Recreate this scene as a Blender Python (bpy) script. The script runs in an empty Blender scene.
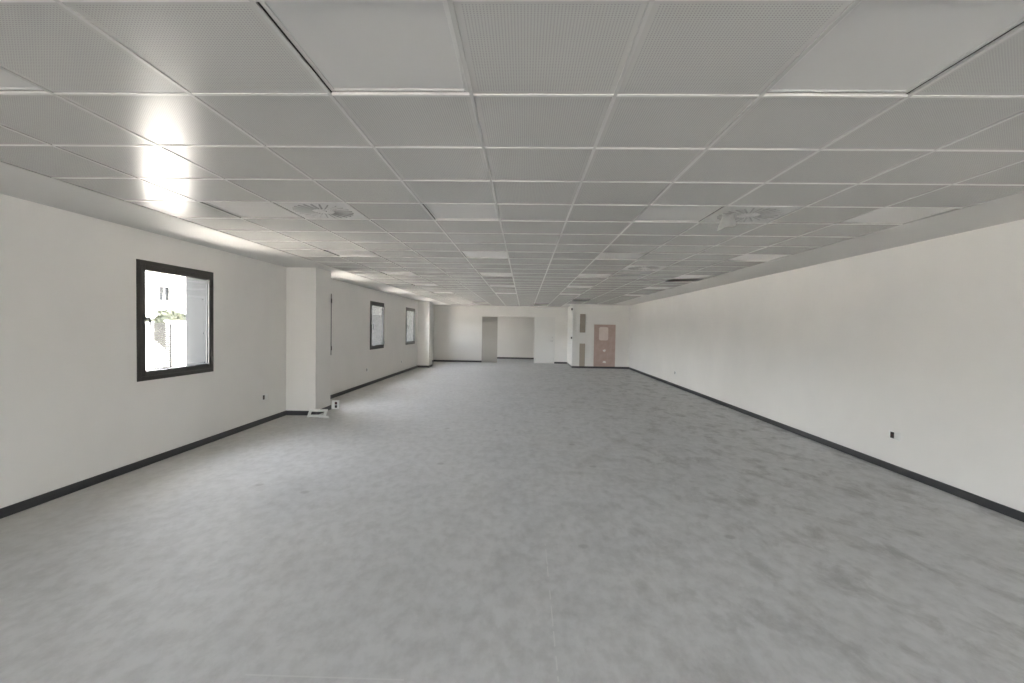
import bpy, bmesh, math, random
from mathutils import Vector, Matrix
random.seed(7)
S = bpy.context.scene
COL = S.collection
H = 2.509                     # ceiling height
XL, XR = -4.042, 4.145        # long walls
YB, YF, YK = -4.9, 21.7, 19.4 # back wall, far wall, nearer far wall
GX, GY, T = -0.2387, 1.4784, 0.6   # ceiling grid origin and pitch

# ------------------------------------------------------------------ materials
def mat(name, color=(.8, .8, .8), rough=.6, metal=0., spec=.5, coat=0.):
    m = bpy.data.materials.new(name); m.use_nodes = True
    b = m.node_tree.nodes['Principled BSDF']
    b.inputs['Base Color'].default_value = (*color, 1)
    b.inputs['Roughness'].default_value = rough
    b.inputs['Metallic'].default_value = metal
    b.inputs['Specular IOR Level'].default_value = spec
    b.inputs['Coat Weight'].default_value = coat
    return m

class NT:
    """small helper around a material's node tree"""
    def __init__(s, m):
        s.t = m.node_tree; s.n = s.t.nodes; s.l = s.t.links
        s.b = s.n.get('Principled BSDF')
    def add(s, typ, **kw):
        n = s.n.new(typ)
        for k, v in kw.items(): setattr(n, k, v)
        return n
    def math(s, op, a, b=None, clamp=False):
        n = s.n.new('ShaderNodeMath'); n.operation = op; n.use_clamp = clamp
        for i, v in enumerate((a, b)):
            if v is None: continue
            if isinstance(v, (int, float)): n.inputs[i].default_value = v
            else: s.l.new(v, n.inputs[i])
        return n.outputs[0]
    def coord(s):
        c = s.add('ShaderNodeTexCoord'); return c.outputs['Object']
    def noise(s, vec, scale, detail=4, rough=.55, dist=0.):
        n = s.add('ShaderNodeTexNoise'); n.inputs['Scale'].default_value = scale
        n.inputs['Detail'].default_value = detail; n.inputs['Roughness'].default_value = rough
        n.inputs['Distortion'].default_value = dist
        if vec is not None: s.l.new(vec, n.inputs['Vector'])
        return n.outputs['Fac']
    def ramp(s, fac, stops):
        n = s.add('ShaderNodeValToRGB'); e = n.color_ramp.elements
        while len(e) < len(stops): e.new(.5)
        for el, (p, c) in zip(e, stops):
            el.position = p; el.color = (*c, 1) if len(c) == 3 else c
        s.l.new(fac, n.inputs[0]); return n.outputs[0]
    def mix(s, fac, a, b, mode='MIX'):
        n = s.add('ShaderNodeMix', data_type='RGBA', blend_type=mode)
        for i, v in ((0, fac), (6, a), (7, b)):
            if isinstance(v, (int, float)): n.inputs[i].default_value = v
            elif isinstance(v, tuple): n.inputs[i].default_value = (*v, 1)
            else: s.l.new(v, n.inputs[i])
        return n.outputs[2]
    def scale(s, vec, sc):
        n = s.add('ShaderNodeMapping'); n.inputs['Scale'].default_value = sc
        s.l.new(vec, n.inputs['Vector']); return n.outputs[0]
    def bump(s, h, strength, dist=.01):
        n = s.add('ShaderNodeBump'); n.inputs['Strength'].default_value = strength
        n.inputs['Distance'].default_value = dist
        s.l.new(h, n.inputs['Height']); s.l.new(n.outputs[0], s.b.inputs['Normal'])

def wall_paint(name, color, var=.03):
    m = mat(name, color, .75, spec=.25); t = NT(m); c = t.coord()
    n = t.noise(c, .9, 3)
    lo = tuple(x * (1 - var) for x in color); hi = tuple(min(1, x * (1 + var)) for x in color)
    t.l.new(t.ramp(n, [(.3, lo), (.7, hi)]), t.b.inputs['Base Color'])
    t.bump(t.noise(c, 160, 2), .05, .002)
    return m

M = {}
M['wall'] = wall_paint('white wall paint', (.79, .772, .742))
M['frieze'] = wall_paint('white plaster ceiling paint', (.64, .63, .61), .02)
M['white'] = mat('white enamel', (.80, .80, .78), .4)
M['tbar'] = mat('white enamelled bar', (.63, .62, .595), .30)
M['runner'] = mat('grey enamelled runner', (.49, .482, .462), .30)
M['black_plinth'] = mat('dark grey ceramic plinth', (.045, .045, .047), .4)
M['frame'] = mat('dark bronze aluminium', (.045, .041, .036), .42, spec=.5)
M['gasket'] = mat('black rubber gasket', (.012, .012, .012), .6)
M['handle'] = mat('dark grey handle metal', (.06, .06, .06), .35, metal=.4)
M['plastic_white'] = mat('white socket plastic', (.82, .82, .80), .35)
M['plastic_dark'] = mat('black socket plastic', (.012, .009, .009), .4)
M['plastic_red'] = mat('dark red socket plastic', (.06, .010, .010), .4)
M['plenum'] = mat('raw concrete plenum', (.035, .033, .03), .9)
M['brown'] = mat('unpainted brown board', (.39, .34, .285), .85, spec=.2)
M['filler'] = mat('white joint filler', (.82, .80, .77), .8, spec=.2)
M['door_grey'] = mat('shaded grey beige door laminate', (.40, .375, .34), .6)  # leaf's own grey, darkened for the shadow on its face
M['door_white'] = mat('white door lacquer', (.74, .73, .705), .5)
M['steel'] = mat('brushed steel', (.55, .55, .54), .35, metal=1)
M['slot'] = mat('grey air slot', (.39, .385, .375), .7)
M['diffuser_plate'] = mat('white diffuser plate', (.54, .535, .52), .45)

# LED diffuser: smooth opal acrylic
M['opal'] = mat('opal acrylic', (.575, .563, .545), .3)

# pink fire board
m = mat('pink brown plasterboard', (.5, .3, .25), .85, spec=.2); t = NT(m); c = t.coord()
t.l.new(t.ramp(t.noise(c, 5, 5), [(.3, (.47, .35, .305)), (.7, (.55, .425, .38))]), t.b.inputs['Base Color'])
M['pink'] = m
m = mat('pale pink plasterboard', (.6, .45, .4), .85, spec=.2); t = NT(m); c = t.coord()
t.l.new(t.ramp(t.noise(c, 6, 5), [(.3, (.72, .63, .585)), (.7, (.77, .69, .645))]), t.b.inputs['Base Color'])
M['pink_pale'] = m

# perforated ceiling tile
m = mat('perforated metal tile', (.56, .555, .535), .27, spec=.13); t = NT(m); c = t.coord()
sx = t.add('ShaderNodeSeparateXYZ'); t.l.new(c, sx.inputs[0])
P = .0105
def dots(x, y):
    fx = t.math('SUBTRACT', t.math('FRACT', t.math('DIVIDE', x, P)), .5)
    fy = t.math('SUBTRACT', t.math('FRACT', t.math('DIVIDE', y, P)), .5)
    d2 = t.math('ADD', t.math('MULTIPLY', fx, fx), t.math('MULTIPLY', fy, fy))
    return t.math('LESS_THAN', d2, .055)
def inside(v, org):
    f = t.math('FRACT', t.math('DIVIDE', t.math('SUBTRACT', v, org), T))
    a = t.math('ABSOLUTE', t.math('SUBTRACT', f, .5))
    return t.math('LESS_THAN', a, .455)
mask = t.math('MULTIPLY', dots(sx.outputs[0], sx.outputs[1]),
              t.math('MULTIPLY', inside(sx.outputs[0], GX), inside(sx.outputs[1], GY)))
ci = t.noise(c, .8, 2)
base = t.ramp(ci, [(.3, (.50, .49, .468)), (.7, (.525, .515, .492))])
t.l.new(t.mix(mask, base, (.34, .335, .325)), t.b.inputs['Base Color'])
M['tile'] = m

# concrete floor
m = mat('power trowelled concrete', (.4, .4, .4), .62, spec=.35); t = NT(m); c = t.coord()
sx = t.add('ShaderNodeSeparateXYZ'); t.l.new(c, sx.inputs[0])
big = t.noise(c, .35, 3, .5)
mid = t.noise(t.scale(c, (1.0, .7, 1)), 2.6, 7, .66, .25)
fine = t.noise(t.scale(c, (1.3, .8, 1)), 9, 8, .65)
base = t.ramp(big, [(.3, (.58, .583, .586)), (.7, (.63, .632, .634))])
base = t.mix(t.math('MULTIPLY', t.ramp(mid, [(.35, (1, 1, 1)), (.52, (0, 0, 0))]), .24), base, (.42, .422, .425))
base = t.mix(t.ramp(fine, [(.36, (.34, .34, .34)), (.58, (0, 0, 0))]), base, (.34, .34, .34))
# blotchy stains, denser towards the long right wall
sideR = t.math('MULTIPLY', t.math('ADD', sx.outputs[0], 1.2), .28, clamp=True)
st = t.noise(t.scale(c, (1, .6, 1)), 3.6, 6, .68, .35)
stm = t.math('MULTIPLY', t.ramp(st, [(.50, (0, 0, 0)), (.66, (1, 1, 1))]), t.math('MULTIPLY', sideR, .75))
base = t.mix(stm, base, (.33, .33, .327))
# small dark spots
sp = t.add('ShaderNodeTexVoronoi'); sp.inputs['Scale'].default_value = 1.7; sp.inputs['Randomness'].default_value = 1
t.l.new(c, sp.inputs['Vector'])
spm = t.ramp(sp.outputs['Distance'], [(.05, (.45, .45, .45)), (.085, (0, 0, 0))])
base = t.mix(spm, base, (.28, .28, .28))
# plaster dust along the window wall
dl = t.math('MULTIPLY', t.math('SUBTRACT', -3.0, sx.outputs[0]), .9, clamp=True)
dm = t.math('MULTIPLY', dl, t.math('MULTIPLY', t.noise(c, 2.5, 5, .6), .9))
base = t.mix(dm, base, (.54, .50, .43))
# pale construction line
lx = t.math('LESS_THAN', t.math('ABSOLUTE', t.math('SUBTRACT', sx.outputs[0], .171)), .0035)
ly = t.math('LESS_THAN', sx.outputs[1], 3.45)
ly2 = t.math('GREATER_THAN', t.noise(c, 6, 2), .47)
base = t.mix(t.math('MULTIPLY', t.math('MULTIPLY', lx, ly), t.math('MULTIPLY', ly2, .7)), base, (.68, .68, .67))
hx = t.math('LESS_THAN', t.math('ABSOLUTE', t.math('SUBTRACT', sx.outputs[1], 2.073)), .005)
hl = t.math('LESS_THAN', t.math('ABSOLUTE', t.math('ADD', sx.outputs[0], .85)), .35)
base = t.mix(t.math('MULTIPLY', t.math('MULTIPLY', hx, hl), .5), base, (.68, .68, .67))
t.l.new(base, t.b.inputs['Base Color'])
t.bump(t.math('ADD', fine, t.math('MULTIPLY', mid, .5)), .18, .01)
M['floor'] = m

# window glass: transparent with fresnel sheen
m = bpy.data.materials.new('window glass'); m.use_nodes = True; t = NT(m); t.n.clear()
o = t.add('ShaderNodeOutputMaterial'); tr = t.add('ShaderNodeBsdfTransparent'); gl = t.add('ShaderNodeBsdfGlossy')
tr.inputs[0].default_value = (.942, .942, .928, 1); gl.inputs['Roughness'].default_value = .02
fr = t.add('ShaderNodeFresnel'); ge = t.add('ShaderNodeNewGeometry')
t.l.new(t.math('ADD', t.math('MULTIPLY', ge.outputs['Backfacing'], 1 / 1.45 - 1.45), 1.45), fr.inputs[0])   # same sheen on both faces of the pane
mx = t.add('ShaderNodeMixShader'); t.l.new(fr.outputs[0], mx.inputs[0]); t.l.new(tr.outputs[0], mx.inputs[1])
t.l.new(gl.outputs[0], mx.inputs[2]); t.l.new(mx.outputs[0], o.inputs[0])
M['glass'] = m

# plastic film
m = mat('milky plastic film', (.66, .655, .64), .3); NT(m).b.inputs['Transmission Weight'].default_value = .25
M['film'] = m

# outdoors
m = mat('pale yard concrete', (.55, .53, .49), .9, spec=.2); t = NT(m); c = t.coord()
t.l.new(t.ramp(t.noise(c, .6, 6), [(.3, (.51, .482, .44)), (.7, (.61, .582, .54))]), t.b.inputs['Base Color'])
M['yard'] = m
M['ext_white'] = wall_paint('white exterior render', (.82, .81, .78), .03)
M['ext_grey'] = wall_paint('grey concrete column', (.036, .037, .037), .03)
M['ext_metal'] = mat('pale painted metal', (.022, .0215, .021), .9, spec=.05)
M['ext_dark'] = mat('dark window glazing', (.022, .023, .024), .9, spec=.05)
M['ext_grille'] = mat('grey shutter', (.035, .035, .035), .9, spec=.05)
m = mat('hedge leaves', (.10, .14, .05), .9, spec=.05); t = NT(m); c = t.coord()
t.l.new(t.ramp(t.noise(c, 5, 6), [(.3, (.045, .048, .034)), (.7, (.07, .072, .053))]), t.b.inputs['Base Color'])
M['leaf'] = m
M['bark'] = mat('brown bark', (.12, .08, .05), .9)
M['roof'] = mat('grey roof slab', (.3, .3, .3), .9)

# ------------------------------------------------------------------ geometry helpers
class MB:
    def __init__(s): s.bm = bmesh.new()
    def box(s, x0, x1, y0, y1, z0, z1, bev=0.):
        r = bmesh.ops.create_cube(s.bm, size=1)
        bmesh.ops.scale(s.bm, vec=(abs(x1 - x0), abs(y1 - y0), abs(z1 - z0)), verts=r['verts'])
        bmesh.ops.translate(s.bm, vec=((x0 + x1) / 2, (y0 + y1) / 2, (z0 + z1) / 2), verts=r['verts'])
        if bev:
            ed = list({e for v in r['verts'] for e in v.link_edges})
            bmesh.ops.bevel(s.bm, geom=ed, offset=bev, segments=2, profile=.5, affect='EDGES', clamp_overlap=True)
        return s
    def cyl(s, p, axis, r, h, seg=24, r2=None):
        rr = bmesh.ops.create_cone(s.bm, cap_ends=True, segments=seg, radius1=r, radius2=r if r2 is None else r2, depth=h)
        q = Vector((0, 0, 1)).rotation_difference(Vector(axis)).to_matrix().to_4x4()
        bmesh.ops.transform(s.bm, matrix=Matrix.Translation(p) @ q, verts=rr['verts']); return s
    def tube(s, pts, r, seg=10):
        pts = [Vector(p) for p in pts]; rings = []
        for i, p in enumerate(pts):
            d = (pts[min(i + 1, len(pts) - 1)] - pts[max(i - 1, 0)]).normalized()
            a = d.orthogonal().normalized() if i == 0 else (a - d * a.dot(d)).normalized()
            b = d.cross(a); rad = r[i] if isinstance(r, (list, tuple)) else r
            rings.append([s.bm.verts.new(p + (a * math.cos(2 * math.pi * k / seg) + b * math.sin(2 * math.pi * k / seg)) * rad) for k in range(seg)])
        for A, B in zip(rings, rings[1:]):
            for k in range(seg): s.bm.faces.new((A[k], A[(k + 1) % seg], B[(k + 1) % seg], B[k]))
        s.bm.faces.new(rings[0][::-1]); s.bm.faces.new(rings[-1]); return s
    def frame(s, ax, pos, d, u0, u1, z0, z1, w, bev=.003):
        """rectangular ring in the plane ax = pos .. pos+d; w = member width"""
        def bx(ua, ub, za, zb):
            if ax == 'x': s.box(pos, pos + d, ua, ub, za, zb, bev)
            elif ax == 'y': s.box(ua, ub, pos, pos + d, za, zb, bev)
            else: s.box(ua, ub, za, zb, pos, pos + d, bev)
        bx(u0, u0 + w, z0, z1); bx(u1 - w, u1, z0, z1)
        bx(u0 + w, u1 - w, z0, z0 + w); bx(u0 + w, u1 - w, z1 - w, z1); return s
    def obj(s, name, m, parent=None, smooth=False, origin=None):
        bmesh.ops.recalc_face_normals(s.bm, faces=s.bm.faces)
        if origin is not None: bmesh.ops.translate(s.bm, vec=-Vector(origin), verts=s.bm.verts)
        me = bpy.data.meshes.new(name); s.bm.to_mesh(me); s.bm.free()
        me.materials.append(m)
        if smooth:
            for p in me.polygons: p.use_smooth = True
        o = bpy.data.objects.new(name, me); COL.objects.link(o)
        if origin is not None: o.location = origin
        if parent is not None: o.parent = parent
        return o

def empty(name, loc=(0, 0, 0)):
    o = bpy.data.objects.new(name, None); COL.objects.link(o); o.location = loc
    o.empty_display_size = .1; return o
def tag(o, label, cat, group=None, kind=None):
    o['label'] = label; o['category'] = cat
    if group: o['group'] = group
    if kind: o['kind'] = kind
    return o
def struct(o, label, cat): return tag(o, label, cat, None, 'structure')
def copy_tree(o, parent=None):
    c = o.copy(); COL.objects.link(c)
    if parent is not None: c.parent = parent
    for ch in list(o.children): copy_tree(ch, c)
    return c

def holed(mb, axis, a0, a1, u0, u1, z0, z1, holes):
    """wall slab between a0..a1 along axis, spanning u and z, minus rectangular holes (ua, ub, za, zb)"""
    us = sorted({u0, u1, *[h[0] for h in holes], *[h[1] for h in holes]})
    for ua, ub in zip(us, us[1:]):
        hs = sorted([(h[2], h[3]) for h in holes if h[0] <= ua + 1e-6 and h[1] >= ub - 1e-6])
        z = z0
        for za, zb in hs + [(z1, z1)]:
            if za > z + 1e-6:
                if axis == 'x': mb.box(a0, a1, ua, ub, z, za)
                else: mb.box(ua, ub, a0, a1, z, za)
            z = max(z, zb)

# ------------------------------------------------------------------ windows along the left wall
WZ0, WZ1 = .915, 2.197
WIN = [(-3.9, -2.65), (4.995, 6.248), (8.95, 10.13), (12.69, 13.95), (16.53, 17.92), (19.7, 20.62)]
TOP = 3.15                     # walls run up past the suspended ceiling to the slab
WH = [(a, b, WZ0, WZ1) for a, b in WIN]
mb = MB(); holed(mb, 'x', XL - .36, XL - .03, YB - .3, YF + .25, -.2, TOP, WH)
struct(mb.obj('wall_outside', M['ext_grey']), 'grey rendered outer leaf of the window wall with deep reveals', 'wall')
mb = MB(); holed(mb, 'x', XL - .03, XL, YB - .3, YF + .25, -.2, TOP, WH)
struct(mb.obj('wall_left', M['wall']), 'long white window wall with evenly spaced dark framed windows', 'wall')

def make_window(a, b, n, label, x=XL):
    w = empty('window_%d' % n, (x, (a + b) / 2, WZ0))
    struct(w, label, 'window')
    L = (b - a) / 2; hh = WZ1 - WZ0
    MB().frame('x', -.036, .044, -L, L, 0, hh, .052, .003).obj('window_frame', M['frame'], w)
    s = MB().frame('x', -.022, .042, -L + .046, L - .046, .046, hh - .046, .058, .005).obj('window_sash', M['frame'], w)
    MB().frame('x', -.014, .012, -L + .100, L - .100, .100, hh - .100, .010, .001).obj('gasket', M['gasket'], s)
    MB().box(-.010, -.004, -L + .098, L - .098, .098, hh - .098).obj('pane', M['glass'], w)
    # handle on the near stile: rose, neck and drooping lever
    hb = MB(); yh = -L + .076; zh = .66
    hb.box(.018, .028, yh - .016, yh + .016, zh - .055, zh + .055, .004)
    hb.cyl((.042, yh, zh), (1, 0, 0), .010, .034, 16)
    hb.tube([(.056, yh - .012, zh + .002), (.058, yh + .012, zh + .004), (.060, yh + .028, zh - .008), (.060, yh + .034, zh - .035),
             (.060, yh + .034, zh - .08), (.058, yh + .033, zh - .125)], [.010, .011, .011, .010, .009, .008], 12)
    hb.obj('handle', M['handle'], s, smooth=True)
    for zz in (.15, hh - .15):                                         # hinges on the far stile
        MB().cyl((.024, L - .046, zz), (0, 0, 1), .008, .09, 12).obj('hinge', M['handle'], s, smooth=True)
    return w
labs = ['window of the left wall far behind the viewpoint',
        'nearest dark framed window in the left wall showing a white building and gate',
        'window just behind the first white pillar with only its frame edge in sight',
        'narrow looking dark framed window midway between the two pillars',
        'dark framed window just before the far pillar, palest of the row',
        'window hidden behind the far pillar near the far wall']
for i, ((a, b), lb) in enumerate(zip(WIN, labs)):
    w = make_window(a, b, i + 1, lb)
    if i == 1:                                                         # film marks on the pane
        for y, z in ((.06, .97), (.43, .92), (.05, .52), (.44, .50), (-.46, .16), (.02, .12), (.46, .13)):
            MB().cyl((-.003, y, z), (1, 0, 0), .0065, .002, 12).obj('film_spot', M['ext_grille'], w)

# ------------------------------------------------------------------ shell
struct(MB().box(XL - .28, XR + .28, YB - .3, 25.5, -.2, 0).obj('floor', M['floor']), 'bare grey trowelled concrete floor', 'floor')
struct(MB().box(XR, XR + .25, YB - .3, YK + .2, -.2, TOP).obj('wall_right', M['wall']), 'long plain white wall without windows', 'wall')
BW = [(-2.6, -1.4, .0, 2.25), (-.4, .8, .0, 2.25), (1.8, 3.0, .0, 2.25)]  # invented window openings out of view, added to bring daylight in
mb = MB(); holed(mb, 'y', YB - .25, YB, XL, XR, -.2, TOP, BW)
struct(mb.obj('wall_back', M['wall']), 'white wall behind the viewpoint with tall shopfront windows added for daylight', 'wall')
for i, (a, b, z0, z1) in enumerate(BW):
    w = struct(empty('window_%d' % (7 + i), ((a + b) / 2, YB, 0)), 'tall shopfront window added for daylight behind the viewpoint, number %s from the window wall' % ('one', 'two', 'three')[i], 'window')
    L = (b - a) / 2
    MB().frame('y', -.12, .07, -L, L, 0, z1, .06).obj('window_frame', M['frame'], w)
    MB().box(-.03, .03, -.12, -.05, .06, z1 - .06).obj('mullion', M['frame'], w)
    MB().box(-L + .05, L - .05, -.09, -.084, .05, z1 - .05).obj('pane', M['glass'], w)

# far wall with the passage opening and two doors
OP0, OP1, OPZ = -1.89, .43, 2.04
mb = MB(); holed(mb, 'y', YF, YF + .16, XL, 2.05, -.2, TOP, [(OP0, OP1, 0, OPZ), (.47, 1.31, 0, OPZ - .01)])
struct(mb.obj('wall_far', M['wall']), 'white far wall with a wide open passage', 'wall')
# block beside it: side face towards the passage and the front face with the unpainted boards
struct(MB().box(1.90, XR + .25, YK, YF + .16, -.2, TOP).obj('wall_far_right', M['wall']), 'white projecting wall block with unpainted board patches', 'wall')
struct(MB().box(1.885, 1.91, YK - .008, YK + .012, .105, H).obj('trim_1', M['white']), 'white bead on the corner of the projecting wall block', 'trim')
# passage behind
mb = MB(); mb.box(-3.6, 1.9, 24.55, 24.7, -.2, TOP); mb.box(1.75, 1.9, YF + .16, 24.55, -.2, TOP)
holed(mb, 'x', -3.75, -3.6, YF + .16, 24.7, -.2, TOP, [(22.85, 23.45, .9, 2.2)])
struct(mb.obj('wall_passage', M['wall']), 'white walls of the room seen through the passage', 'wall')
w = struct(empty('window_9', (-3.6, 23.15, .9)), 'window of the hidden room behind the passage', 'window')
MB().frame('x', -.1, .07, -.3, .3, 0, 1.3, .06).obj('window_frame', M['frame'], w)
MB().box(-.07, -.064, -.26, .26, .05, 1.25).obj('pane', M['glass'], w)

# pillars
for n, y0, y1, xx, lb in ((1, 8.20, 8.84, -3.535, 'square white pillar between the nearest window and the next'), (2, 18.42, 19.10, -3.61, 'brightly lit white pillar beside the last window')):
    struct(MB().box(XL - .02, xx, y0, y1, -.05, TOP, .004).obj('pillar_%d' % n, M['wall']), lb, 'pillar')

# plinths
PH, PT = .078, .012
def plinth(name, lb, segs):
    mb = MB()
    for s in segs: mb.box(*s, 0, PH, .002)
    struct(mb.obj(name, M['black_plinth']), lb, 'baseboard')
px = XL + PT
plinth('baseboard_left', 'dark plinth along the window wall and round its pillars',
       [(XL, px, YB, 8.20), (XL, px, 8.84, 18.42), (XL, px, 19.10, YF),
        (XL, -3.535 + PT, 8.20 - PT, 8.20), (-3.535, -3.535 + PT, 8.20, 8.84), (XL, -3.535 + PT, 8.84, 8.84 + PT),
        (XL, -3.61 + PT, 18.42 - PT, 18.42), (-3.61, -3.61 + PT, 18.42, 19.10), (XL, -3.61 + PT, 19.10, 19.10 + PT)])
plinth('baseboard_right', 'dark plinth along the long plain right wall', [(XR - PT, XR, YB, YK)])
plinth('baseboard_far', 'dark plinth along the far wall', [(XL, OP0, YF - PT, YF), (1.33, 1.9, YF - PT, YF)])
plinth('baseboard_block', 'dark plinth round the projecting wall block', [(1.90 - PT, 1.90, YK - PT, YF), (1.90, XR, YK - PT, YK)])
plinth('baseboard_passage', 'dark plinth on the back wall of the passage room', [(-3.6, 1.75, 24.55 - PT, 24.55)])

# ------------------------------------------------------------------ ceiling
C0, C1 = -5, 6               # tile columns, edges -5 .. 6
R0 = -10
def rows_of(c): return 33 if c < 3 else 29
LED_COLS, LED_ROWS = (-4, -1, 2, 5), (-4, 0, 4, 8, 12, 16, 20)
LEDS = [(r, c) for r in LED_ROWS for c in LED_COLS]
DIFF = [(4, -3), (4, 3), (10, 3)]
HOLES = [(13, 5), (24, 3), (25, 3), (30, 1), (31, 1), (29, -3)]
skip = set(LEDS) | set(DIFF) | set(HOLES)
gx = lambda c: GX + T * c
gy = lambda r: GY + T * r
mb = MB()
XA, XZ = gx(C0), gx(C1)
mb.box(XL, XA, YB, YF, H, H + .02); mb.box(XZ, XR, YB, YK, H, H + .02)
mb.box(XA, XZ, YB, gy(R0), H, H + .02)
mb.box(XA, gx(3), gy(33), YF, H, H + .02); mb.box(gx(3), XZ, gy(29), YK, H, H + .02); mb.box(gx(3), 1.9, YK, YF, H, H + .02)
mb.box(-3.6, 1.75, YF + .16, 24.55, 2.5, 2.52)
ceil = struct(mb.obj('ceiling', M['frieze']), 'suspended ceiling of grey perforated square tiles with white plaster margins', 'ceiling')
mb = MB()
for c in range(C0, C1):
    for r in range(R0, rows_of(c)):
        if (r, c) in skip: continue
        mb.box(gx(c) + .006, gx(c + 1) - .006, gy(r) + .006, gy(r + 1) - .006, H + .0045, H + .0195)
mb.obj('perforated_tile', M['tile'], ceil)
mb = MB(); B = .0078
for c in range(C0, C1 + 1):                                            # main runners
    rmax = rows_of(min(c, C1 - 1)) if c != 3 else 33
    mb.box(gx(c) - B, gx(c) + B, gy(R0), gy(rmax), H, H + .006)
    mb.box(gx(c) - .002, gx(c) + .002, gy(R0), gy(rmax), H + .006, H + .013)
mb.obj('main_runner', M['runner'], ceil); mb = MB()
for c in range(C0, C1):                                                # cross tees
    for r in range(R0, rows_of(c) + 1):
        if (r, c) in HOLES and (r - 1, c) in HOLES: continue
        mb.box(gx(c) + B, gx(c + 1) - B, gy(r) - B, gy(r) + B, H + .0003, H + .006)
        mb.box(gx(c) + B, gx(c + 1) - B, gy(r) - .002, gy(r) + .002, H + .006, H + .013)
mb.obj('cross_tee', M['tbar'], ceil)
struct(MB().box(XL - .35, XR + .35, YB - .35, 25.2, TOP, TOP + .25).obj('roof_slab', M['plenum']), 'concrete slab above the suspended ceiling', 'slab')

# LED panels
def make_led():
    p = empty('led_panel')
    z = H + .012
    MB().frame('z', z, .012, -.2905, .2905, -.2905, .2905, .017, .002).obj('panel_frame', M['tbar'], p)
    MB().box(-.273, .273, -.273, .273, z + .003, z + .009).obj('diffuser', M['opal'], p)
    return p
colname = {-4: 'line nearest the window wall', -1: 'line on the window side of centre', 2: 'line just past centre', 5: 'line beside the plain right wall'}
rowname = {0: 'closest to the viewpoint', 4: 'second from the viewpoint', 8: 'third from the viewpoint', 12: 'fourth from the viewpoint', 16: 'fifth from the viewpoint', 20: 'sixth from the viewpoint', 24: 'seventh from the viewpoint', 28: 'eighth from the viewpoint', -4: 'just behind the viewpoint', -8: 'far behind the viewpoint'}
led0 = None
for r, c in LEDS:
    if r >= rows_of(c): continue
    if r < -4: continue
    o = make_led() if led0 is None else copy_tree(led0)
    led0 = led0 or o
    o.location = (gx(c) + T / 2, gy(r) + T / 2, 0)
    tag(o, 'unlit panel %s, %s' % (rowname[r], colname[c]), 'ceiling light', 'unlit square ceiling panels')

# swirl diffusers
def make_diffuser():
    p = empty('ceiling_diffuser'); z = H + .004
    MB().box(-.288, .288, -.288, .288, z, z + .012, .003).obj('face_plate', M['diffuser_plate'], p)
    for k in range(24):
        a = 2 * math.pi * k / 24
        b = MB(); b.box(.09, .245, -.009, .009, -.002, .002)
        bmesh.ops.rotate(b.bm, cent=(0, 0, 0), matrix=Matrix.Rotation(.5, 3, 'X'), verts=b.bm.verts)
        bmesh.ops.rotate(b.bm, cent=(0, 0, 0), matrix=Matrix.Rotation(a, 3, 'Z'), verts=b.bm.verts)
        bmesh.ops.translate(b.bm, vec=(0, 0, z - .001), verts=b.bm.verts)
        b.obj('blade', M['slot'], p)
    MB().cyl((0, 0, z - .002), (0, 0, 1), .028, .006, 24).obj('centre_cap', M['diffuser_plate'], p, smooth=False)
    return p
dl = ['square swirl air diffuser beside an unlit panel on the window side', 'square swirl air diffuser with a torn plastic film hanging from it', 'small looking distant swirl air diffuser near the missing ceiling tile']
d0 = None
for (r, c), lb in zip(DIFF, dl):
    o = make_diffuser() if d0 is None else copy_tree(d0)
    d0 = d0 or o
    o.location = (gx(c) + T / 2, gy(r) + T / 2, 0); tag(o, lb, 'air diffuser', 'ceiling air diffusers')

# torn film hanging from the second diffuser
bm = bmesh.new(); N = 12; K = 7; g = []
for i in range(N):
    u = i / (N - 1); row = []
    for j in range(K):
        v = j / (K - 1)
        x = -.075 + .15 * v - .05 * u + .018 * math.sin(5 * u + 3 * v)
        y = -.10 * math.sin(u * 1.5) + .02 * math.sin(6 * v + 2 * u)
        z = -.16 * u ** 1.4 * (1 - .25 * v) + .006 * math.sin(9 * v + 4 * u)
        row.append(bm.verts.new((x, y, z)))
    g.append(row)
for i in range(N - 1):
    for j in range(K - 1): bm.faces.new((g[i][j], g[i][j + 1], g[i + 1][j + 1], g[i + 1][j]))
bmesh.ops.solidify(bm, geom=bm.faces[:], thickness=.0015)
mb = MB(); mb.bm.free(); mb.bm = bm
o = mb.obj('hanging_plastic_film', M['film'], smooth=True); o.location = (gx(3) + .11, gy(4) + .24, H + .002); o.scale = (.8, .8, .95)
tag(o, 'torn milky plastic film hanging down from the ceiling air diffuser', 'film')

# ------------------------------------------------------------------ sockets
def make_outlet(dark):
    p = empty('wall_outlet')
    MB().frame('x', 0, .009, -.078, .078, -.046, .046, .012, .002).obj('cover_plate', M['plastic_white'], p)
    s = MB().box(0, .0065, -.058, -.006, -.040, .040, .0015).obj('socket_module', M['plastic_dark'], p)
    MB().box(.006, .0075, -.053, -.012, -.006, .004).obj('marking', M['plastic_red'], s)
    MB().box(0, .006, -.003, .066, -.034, .034, .0015).obj('blank_module', M['plastic_white'], p)
    return p
out0 = None
for x, y, z, side, lb in ((XR, 5.535, .403, 1, 'white double wall socket with one dark module, nearest on the plain right wall'),
                          (XR, 13.47, .385, 1, 'tiny looking white wall socket far along the plain right wall'),
                          (XL, 7.51, .403, -1, 'wall socket low between the nearest window and the first pillar'),
                          (XL, 12.48, .410, -1, 'wall socket low under the midway window past the first pillar'),
                          (XL, 16.0, .38, -1, 'faint wall socket low before the last window')):
    o = make_outlet(1) if out0 is None else copy_tree(out0)
    out0 = out0 or o
    o.location = (x, y, z); o.rotation_euler = (0, 0, math.pi if side > 0 else 0)
    tag(o, lb, 'wall socket', 'low wall sockets')
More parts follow.
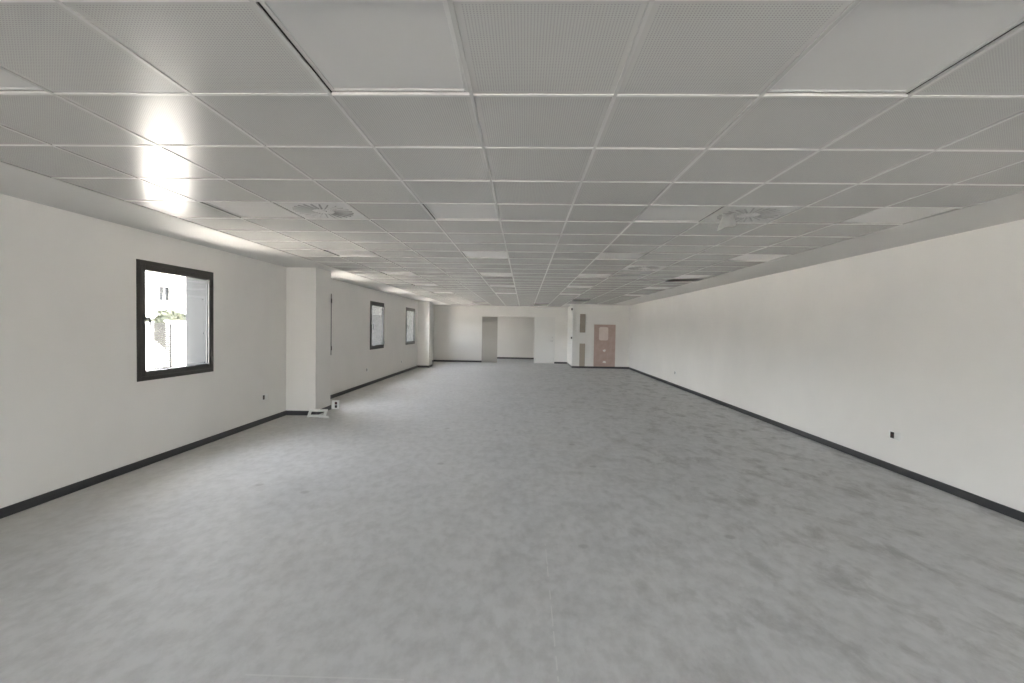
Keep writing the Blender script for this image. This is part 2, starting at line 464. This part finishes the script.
# loose socket box standing on the floor past the pillar
p = empty('socket_box', (-3.455, 8.89, 0)); p.rotation_euler = (0, 0, .12)
MB().frame('y', -.03, .05, -.06, .06, 0, .16, .016, .003).obj('cover_plate', M['plastic_white'], p)
MB().box(-.045, .045, -.022, .018, .015, .145, .002).obj('back_box', M['plastic_white'], p)
MB().box(-.012, .030, -.028, -.020, .025, .075, .002).obj('socket_module', M['plastic_dark'], p)
MB().box(-.012, .030, -.028, -.020, .085, .135, .002).obj('socket_module', M['plastic_red'], p)
tag(p, 'white socket box with dark modules standing loose on the floor behind the first pillar', 'socket')
# white frame lying on the floor at the pillar corner
p = empty('mounting_frame', (-3.455, 8.10, .052)); p.rotation_euler = (.62, 0, .12)
b = MB(); b.frame('z', .004, .014, -.15, .15, -.085, .085, .046, .004)
b.box(-.15, -.116, -.085, -.051, 0, .006); b.box(.116, .15, .051, .085, 0, .006); b.box(-.15, -.116, .051, .085, 0, .006); b.box(.116, .15, -.085, -.051, 0, .006)
b.obj('rim', M['plastic_white'], p)
b = MB(); b.box(.04, .2, -.095, -.085, 0, .03, .003); b.obj('lip', M['plastic_white'], p)
tag(p, 'white plastic mounting frame propped on the floor against the first pillar corner', 'frame')

# ------------------------------------------------------------------ doors of the far wall
d = struct(empty('door_1', (OP0 + .345, YF - .05, 0)), 'plain grey flush door leaf at the edge of the passage', 'door')
MB().box(-.345, .345, 0, .04, .006, OPZ - .004, .003).obj('door_leaf', M['door_grey'], d)
for z in (.25, 1.0, 1.8): MB().cyl((-.345, -.004, z), (0, 0, 1), .008, .10, 12).obj('hinge', M['steel'], d, smooth=True)
d = struct(empty('door_2', (.89, YF, 0)), 'white flush door closed in the far wall beside the passage', 'door')
b = MB(); b.box(-.46, -.40, -.012, .02, 0, OPZ + .02, .003); b.box(.40, .45, -.012, .02, 0, OPZ + .02, .003); b.box(-.40, .40, -.012, .02, OPZ - .035, OPZ + .02, .003)
b.obj('door_frame', M['door_white'], d)
lf = MB().box(-.395, .395, -.004, .036, .006, OPZ - .04, .003).obj('door_leaf', M['door_white'], d)
b = MB(); b.cyl((.345, -.012, 1.0), (0, 1, 0), .024, .012, 20); b.tube([(.345, -.012, 1.0), (.345, -.05, 1.0), (.335, -.056, 1.0), (.23, -.056, 1.0)], .010, 10)
b.obj('door_handle', M['steel'], lf, smooth=True)
MB().cyl((.345, -.010, 1.15), (0, 1, 0), .020, .012, 20).obj('lock_rose', M['steel'], lf)

# ------------------------------------------------------------------ unpainted boards on the projecting block
p = empty('plasterboard_panel', (3.165, YK - .001, PH))
MB().box(-.42, .42, -.006, 0, 0, 1.735 - PH, .002).obj('board', M['pink'], p)
b = MB(); vs = []
def rrect(b, x0, x1, z0, z1, y0, y1, r, n=6):
    pts = []
    for cx, cz, a0 in ((x1 - r, z1 - r, 0), (x0 + r, z1 - r, 90), (x0 + r, z0 + r, 180), (x1 - r, z0 + r, 270)):
        for k in range(n + 1):
            a = math.radians(a0 + 90 * k / n); pts.append((cx + r * math.cos(a), cz + r * math.sin(a)))
    A = [b.bm.verts.new((x, y0, z)) for x, z in pts]; B_ = [b.bm.verts.new((x, y1, z)) for x, z in pts]
    b.bm.faces.new(A); b.bm.faces.new(B_[::-1]); n_ = len(pts)
    for k in range(n_): b.bm.faces.new((A[k], B_[k], B_[(k + 1) % n_], A[(k + 1) % n_]))
rrect(b, -.225, .135, 1.033, 1.56, -.009, -.004, .07)
b.obj('pale_inset', M['pink_pale'], p)
def blob(cx, cz, r, seed):
    rn = random.Random(seed); b = MB(); n = 14
    pts = [(cx + r * (1 + rn.uniform(-.3, .25)) * math.cos(2 * math.pi * k / n), cz + .8 * r * (1 + rn.uniform(-.3, .25)) * math.sin(2 * math.pi * k / n)) for k in range(n)]
    A = [b.bm.verts.new((x, -.0095, z)) for x, z in pts]; C = [b.bm.verts.new((x, -.005, z)) for x, z in pts]
    b.bm.faces.new(A); b.bm.faces.new(C[::-1])
    for k in range(n): b.bm.faces.new((A[k], C[k], C[(k + 1) % n], A[(k + 1) % n]))
    return b
blob(-.005, .632, .062, 1).obj('filler_patch', M['filler'], p); blob(.004, .180, .062, 2).obj('filler_patch', M['filler'], p)
tag(p, 'pinkish brown unpainted board with a pale rounded inset on the projecting wall', 'board')
for z0, z1, lb in ((1.41, 2.14, 'upper narrow brown unpainted strip near the wall corner'), (PH, .975, 'lower narrow brown unpainted strip standing on the plinth near the wall corner')):
    b = MB(); rrect(b, -.11, .11, 0, z1 - z0, -.005, 0, .012)
    o = b.obj('board_strip', M['brown']); o.location = (2.29, YK, z0); tag(o, lb, 'board', 'narrow unpainted strips')
for x, z, w, h, lb in ((1.828, 2.33, .135, .085, 'small black box high on the corner of the projecting wall'), (1.86, 1.19, .07, .08, 'tiny black switch box at mid height on the projecting wall corner')):
    o = empty('black_box', (1.90, YK + .12, z))  # upper one is a plain black box of unknown use, lower one a switch
    MB().box(-.055, 0, -w / 2 - .03, w / 2, -h / 2, h / 2, .006).obj('housing', M['plastic_dark'], o)
    MB().box(-.060, -.054, -w / 2 + .01, w / 2 - .03, -h / 4, h / 4, .002).obj('cover', M['handle'], o)
    tag(o, lb, 'box')
o = empty('ceiling_sensor', (1.80, YK + .02, H))
MB().cyl((0, 0, -.012), (0, 0, 1), .045, .024, 24, .05).obj('base', M['plastic_white'], o)
MB().cyl((0, 0, -.035), (0, 0, 1), .022, .03, 20, .034).obj('dome', M['plastic_white'], o, smooth=False)
tag(o, 'small white round sensor under the ceiling beside the projecting wall corner', 'sensor')

# ------------------------------------------------------------------ outdoors
GZ = -.15
tag(MB().box(-90, XL - .28, -60, 110, GZ - .3, GZ).obj('yard_ground', M['yard']), 'sunlit pale paved yard outside the windows', 'ground', kind='structure')
tag(MB().box(XL - .28, 40, -60, YB - .3, GZ - .3, GZ).obj('front_ground', M['yard']), 'pale paving behind the viewpoint outside', 'ground', kind='structure')
XW = -12.0
b = MB(); b.box(XW - .2, XW, -20, 15.15, GZ, 1.06); b.box(XW - .2, XW, 16.34, 60, GZ, 1.58); b.box(XW - .26, XW + .06, 16.34, 60, 1.58, 1.63); b.box(XW - .26, XW + .06, -20, 15.15, 1.06, 1.10)
b.box(XW - .26, XW + .06, 15.15, 15.45, GZ, 1.56); 
struct(b.obj('wall_yard', M['ext_white']), 'white yard wall outside with a coping and gate gap', 'wall')
g = empty('yard_gate', (XW + .02, 15.89, GZ))
MB().frame('x', -.03, .05, -.42, .42, .05, 1.68, .05).obj('gate_frame', M['ext_metal'], g)
b = MB()
for k in range(22): b.box(-.02, .008, -.37, .37, .11 + k * .069, .165 + k * .069)
b.obj('slat_panel', M['ext_metal'], g)
MB().box(.01, .035, -.40, -.34, .8, .92).obj('lock', M['ext_grille'], g)
tag(g, 'pale slatted metal gate in the white yard wall seen through the nearest window', 'gate')

# bushes beyond the wall
def bush(x, y, h, w, seed, lb):
    rn = random.Random(seed); o = empty('leafy_bush', (x, y, GZ))
    b = MB()
    for k in range(420):
        a = rn.uniform(0, 6.28); e = rn.uniform(-.5, 1.); r = rn.uniform(.75, 1.05)
        c = Vector((w * .5 * math.cos(a) * math.sqrt(max(0, 1 - e * e)) * r, w * .5 * math.sin(a) * math.sqrt(max(0, 1 - e * e)) * r, h * .55 + h * .42 * e * r))
        s = rn.uniform(.10, .22); d1 = Vector((rn.uniform(-1, 1), rn.uniform(-1, 1), rn.uniform(-1, 1))).normalized(); d2 = d1.orthogonal().normalized()
        vs = [b.bm.verts.new(c + d1 * s), b.bm.verts.new(c + d2 * s * .6), b.bm.verts.new(c - d1 * s), b.bm.verts.new(c - d2 * s * .6)]
        b.bm.faces.new(vs)
    r = bmesh.ops.create_icosphere(b.bm, subdivisions=3, radius=.5)
    for v in r['verts']:
        v.co = Vector((v.co.x * w * .86, v.co.y * w * .86, v.co.z * h * .8 + h * .52)) * 1.0 + Vector((rn.uniform(-.05, .05),) * 3)
    b.obj('foliage', M['leaf'], o)
    MB().tube([(0, 0, 0), (.03, 0, h * .3), (0, .02, h * .55)], [.06, .05, .04], 8).obj('trunk', M['bark'], o)
    tag(o, lb, 'bush', 'bushes beyond the yard wall')
for k, (y, h, w, lb) in enumerate(((24.9, 2.15, 1.4, 'low green bush at the near end of the row beyond the yard wall'), (26.55, 2.5, 1.5, 'tallest green bush of the row beyond the yard wall, beside the gate top'),
                                   (28.2, 2.25, 1.5, 'rounded green bush past the tallest beyond the yard wall'), (29.9, 2.2, 1.5, 'green bush at the far end of the row beyond the yard wall'))):
    bush(-20 + .3 * (k % 2), y, h, w, k, lb)

# white building across the yard
XB = -30.0
bd = empty('white_building', (XB, 45, GZ))
b = MB(); holed(b, 'x', -8, 0, -22, 40, 0, 9.5, [(-5.6, -4.3, 3.55, 4.70), (6, 7.3, 3.55, 4.70), (18, 19.3, 3.55, 4.70)])
b.obj('facade', M['ext_white'], bd)
b = MB(); b.box(-8.1, .15, -22.1, 40.1, 9.5, 9.7); b.obj('parapet', M['ext_white'], bd)
for yc in (-4.95, 6.65, 18.65):
    f = MB().frame('x', -.2, .1, yc - .65, yc + .65, 3.55, 4.70, .06).obj('window', M['ext_metal'], bd)
    MB().box(-.25, -.2, yc - .65, yc + .65, 3.55, 4.70).obj('pane', M['ext_dark'], f)
    MB().box(-.18, -.10, yc + .05, yc + .14, 3.6, 4.65).obj('mullion', M['ext_white'], f)
    b = MB()
    for k in range(5): b.box(-.16, -.12, yc - .59, yc + .05, 4.22 + k * .09, 4.28 + k * .09)
    b.obj('shutter', M['ext_grille'], f)
tag(bd, 'overexposed white building with small grey windows across the yard', 'building')

# ------------------------------------------------------------------ light: sky and sun
W = bpy.data.worlds.new('sky'); S.world = W; W.use_nodes = True
nt = W.node_tree; bg = nt.nodes['Background']
sky = nt.nodes.new('ShaderNodeTexSky'); sky.sky_type = 'NISHITA'; sky.sun_disc = False
sky.sun_elevation = math.radians(48); sky.sun_rotation = math.radians(10); sky.dust_density = 3.0; sky.air_density = .8
hs = nt.nodes.new('ShaderNodeHueSaturation'); hs.inputs['Saturation'].default_value = .30
nt.links.new(sky.outputs[0], hs.inputs['Color']); nt.links.new(hs.outputs[0], bg.inputs['Color'])
bg.inputs['Strength'].default_value = 1.0
sd = bpy.data.lights.new('sun', 'SUN'); sd.energy = 5.0; sd.angle = math.radians(.6); sd.color = (1, .95, .88)
so = bpy.data.objects.new('sun', sd); COL.objects.link(so)
to_sun = Vector((.10, .62, .95)).normalized()           # towards the sun: high, far end of the yard, just behind the window wall
so.rotation_euler = to_sun.to_track_quat('Z', 'Y').to_euler()
so.location = (-10, 30, 30)
# sky portals in the window openings
def portal(loc, sx, sy, direc):
    l = bpy.data.lights.new('sky_portal', 'AREA'); l.shape = 'RECTANGLE'; l.size = sx; l.size_y = sy
    l.cycles.is_portal = True
    o = bpy.data.objects.new('sky_portal', l); COL.objects.link(o); o.location = loc
    o.rotation_euler = Vector(direc).to_track_quat('-Z', 'Y').to_euler()
for a, b in WIN: portal((XL - .1, (a + b) / 2, (WZ0 + WZ1) / 2), b - a, WZ1 - WZ0, (1, 0, 0))
for a, b, z0, z1 in BW: portal(((a + b) / 2, YB - .15, z1 / 2), b - a, z1, (0, 1, 0))
portal((-3.68, 23.15, 1.55), .6, 1.3, (1, 0, 0))

# ------------------------------------------------------------------ camera
cd = bpy.data.cameras.new('camera'); cd.sensor_width = 36; cd.sensor_fit = 'HORIZONTAL'; cd.lens = 17.198
cd.clip_start = .05; cd.clip_end = 400
co = bpy.data.objects.new('camera', cd); COL.objects.link(co)
R = Vector((.99955316, .02580037, .01509396)); U = Vector((-.01577758, .02650153, .99952426)); F = Vector((-.02538808, .99931577, -.02689676))
mw = Matrix((R, U, -F)).transposed().to_4x4(); mw.translation = (0, 0, 1.534)
co.matrix_world = mw
S.camera = co

# ------------------------------------------------------------------ view
S.view_settings.view_transform = 'Standard'; S.view_settings.look = 'None'
S.view_settings.gamma = 1; S.view_settings.use_curve_mapping = False
S.view_settings.exposure = 3.14
S.cycles.max_bounces = 24; S.cycles.diffuse_bounces = 16; S.cycles.glossy_bounces = 6; S.cycles.transparent_max_bounces = 12
S.cycles.use_denoising = True
S.cycles.sample_clamp_indirect = 10
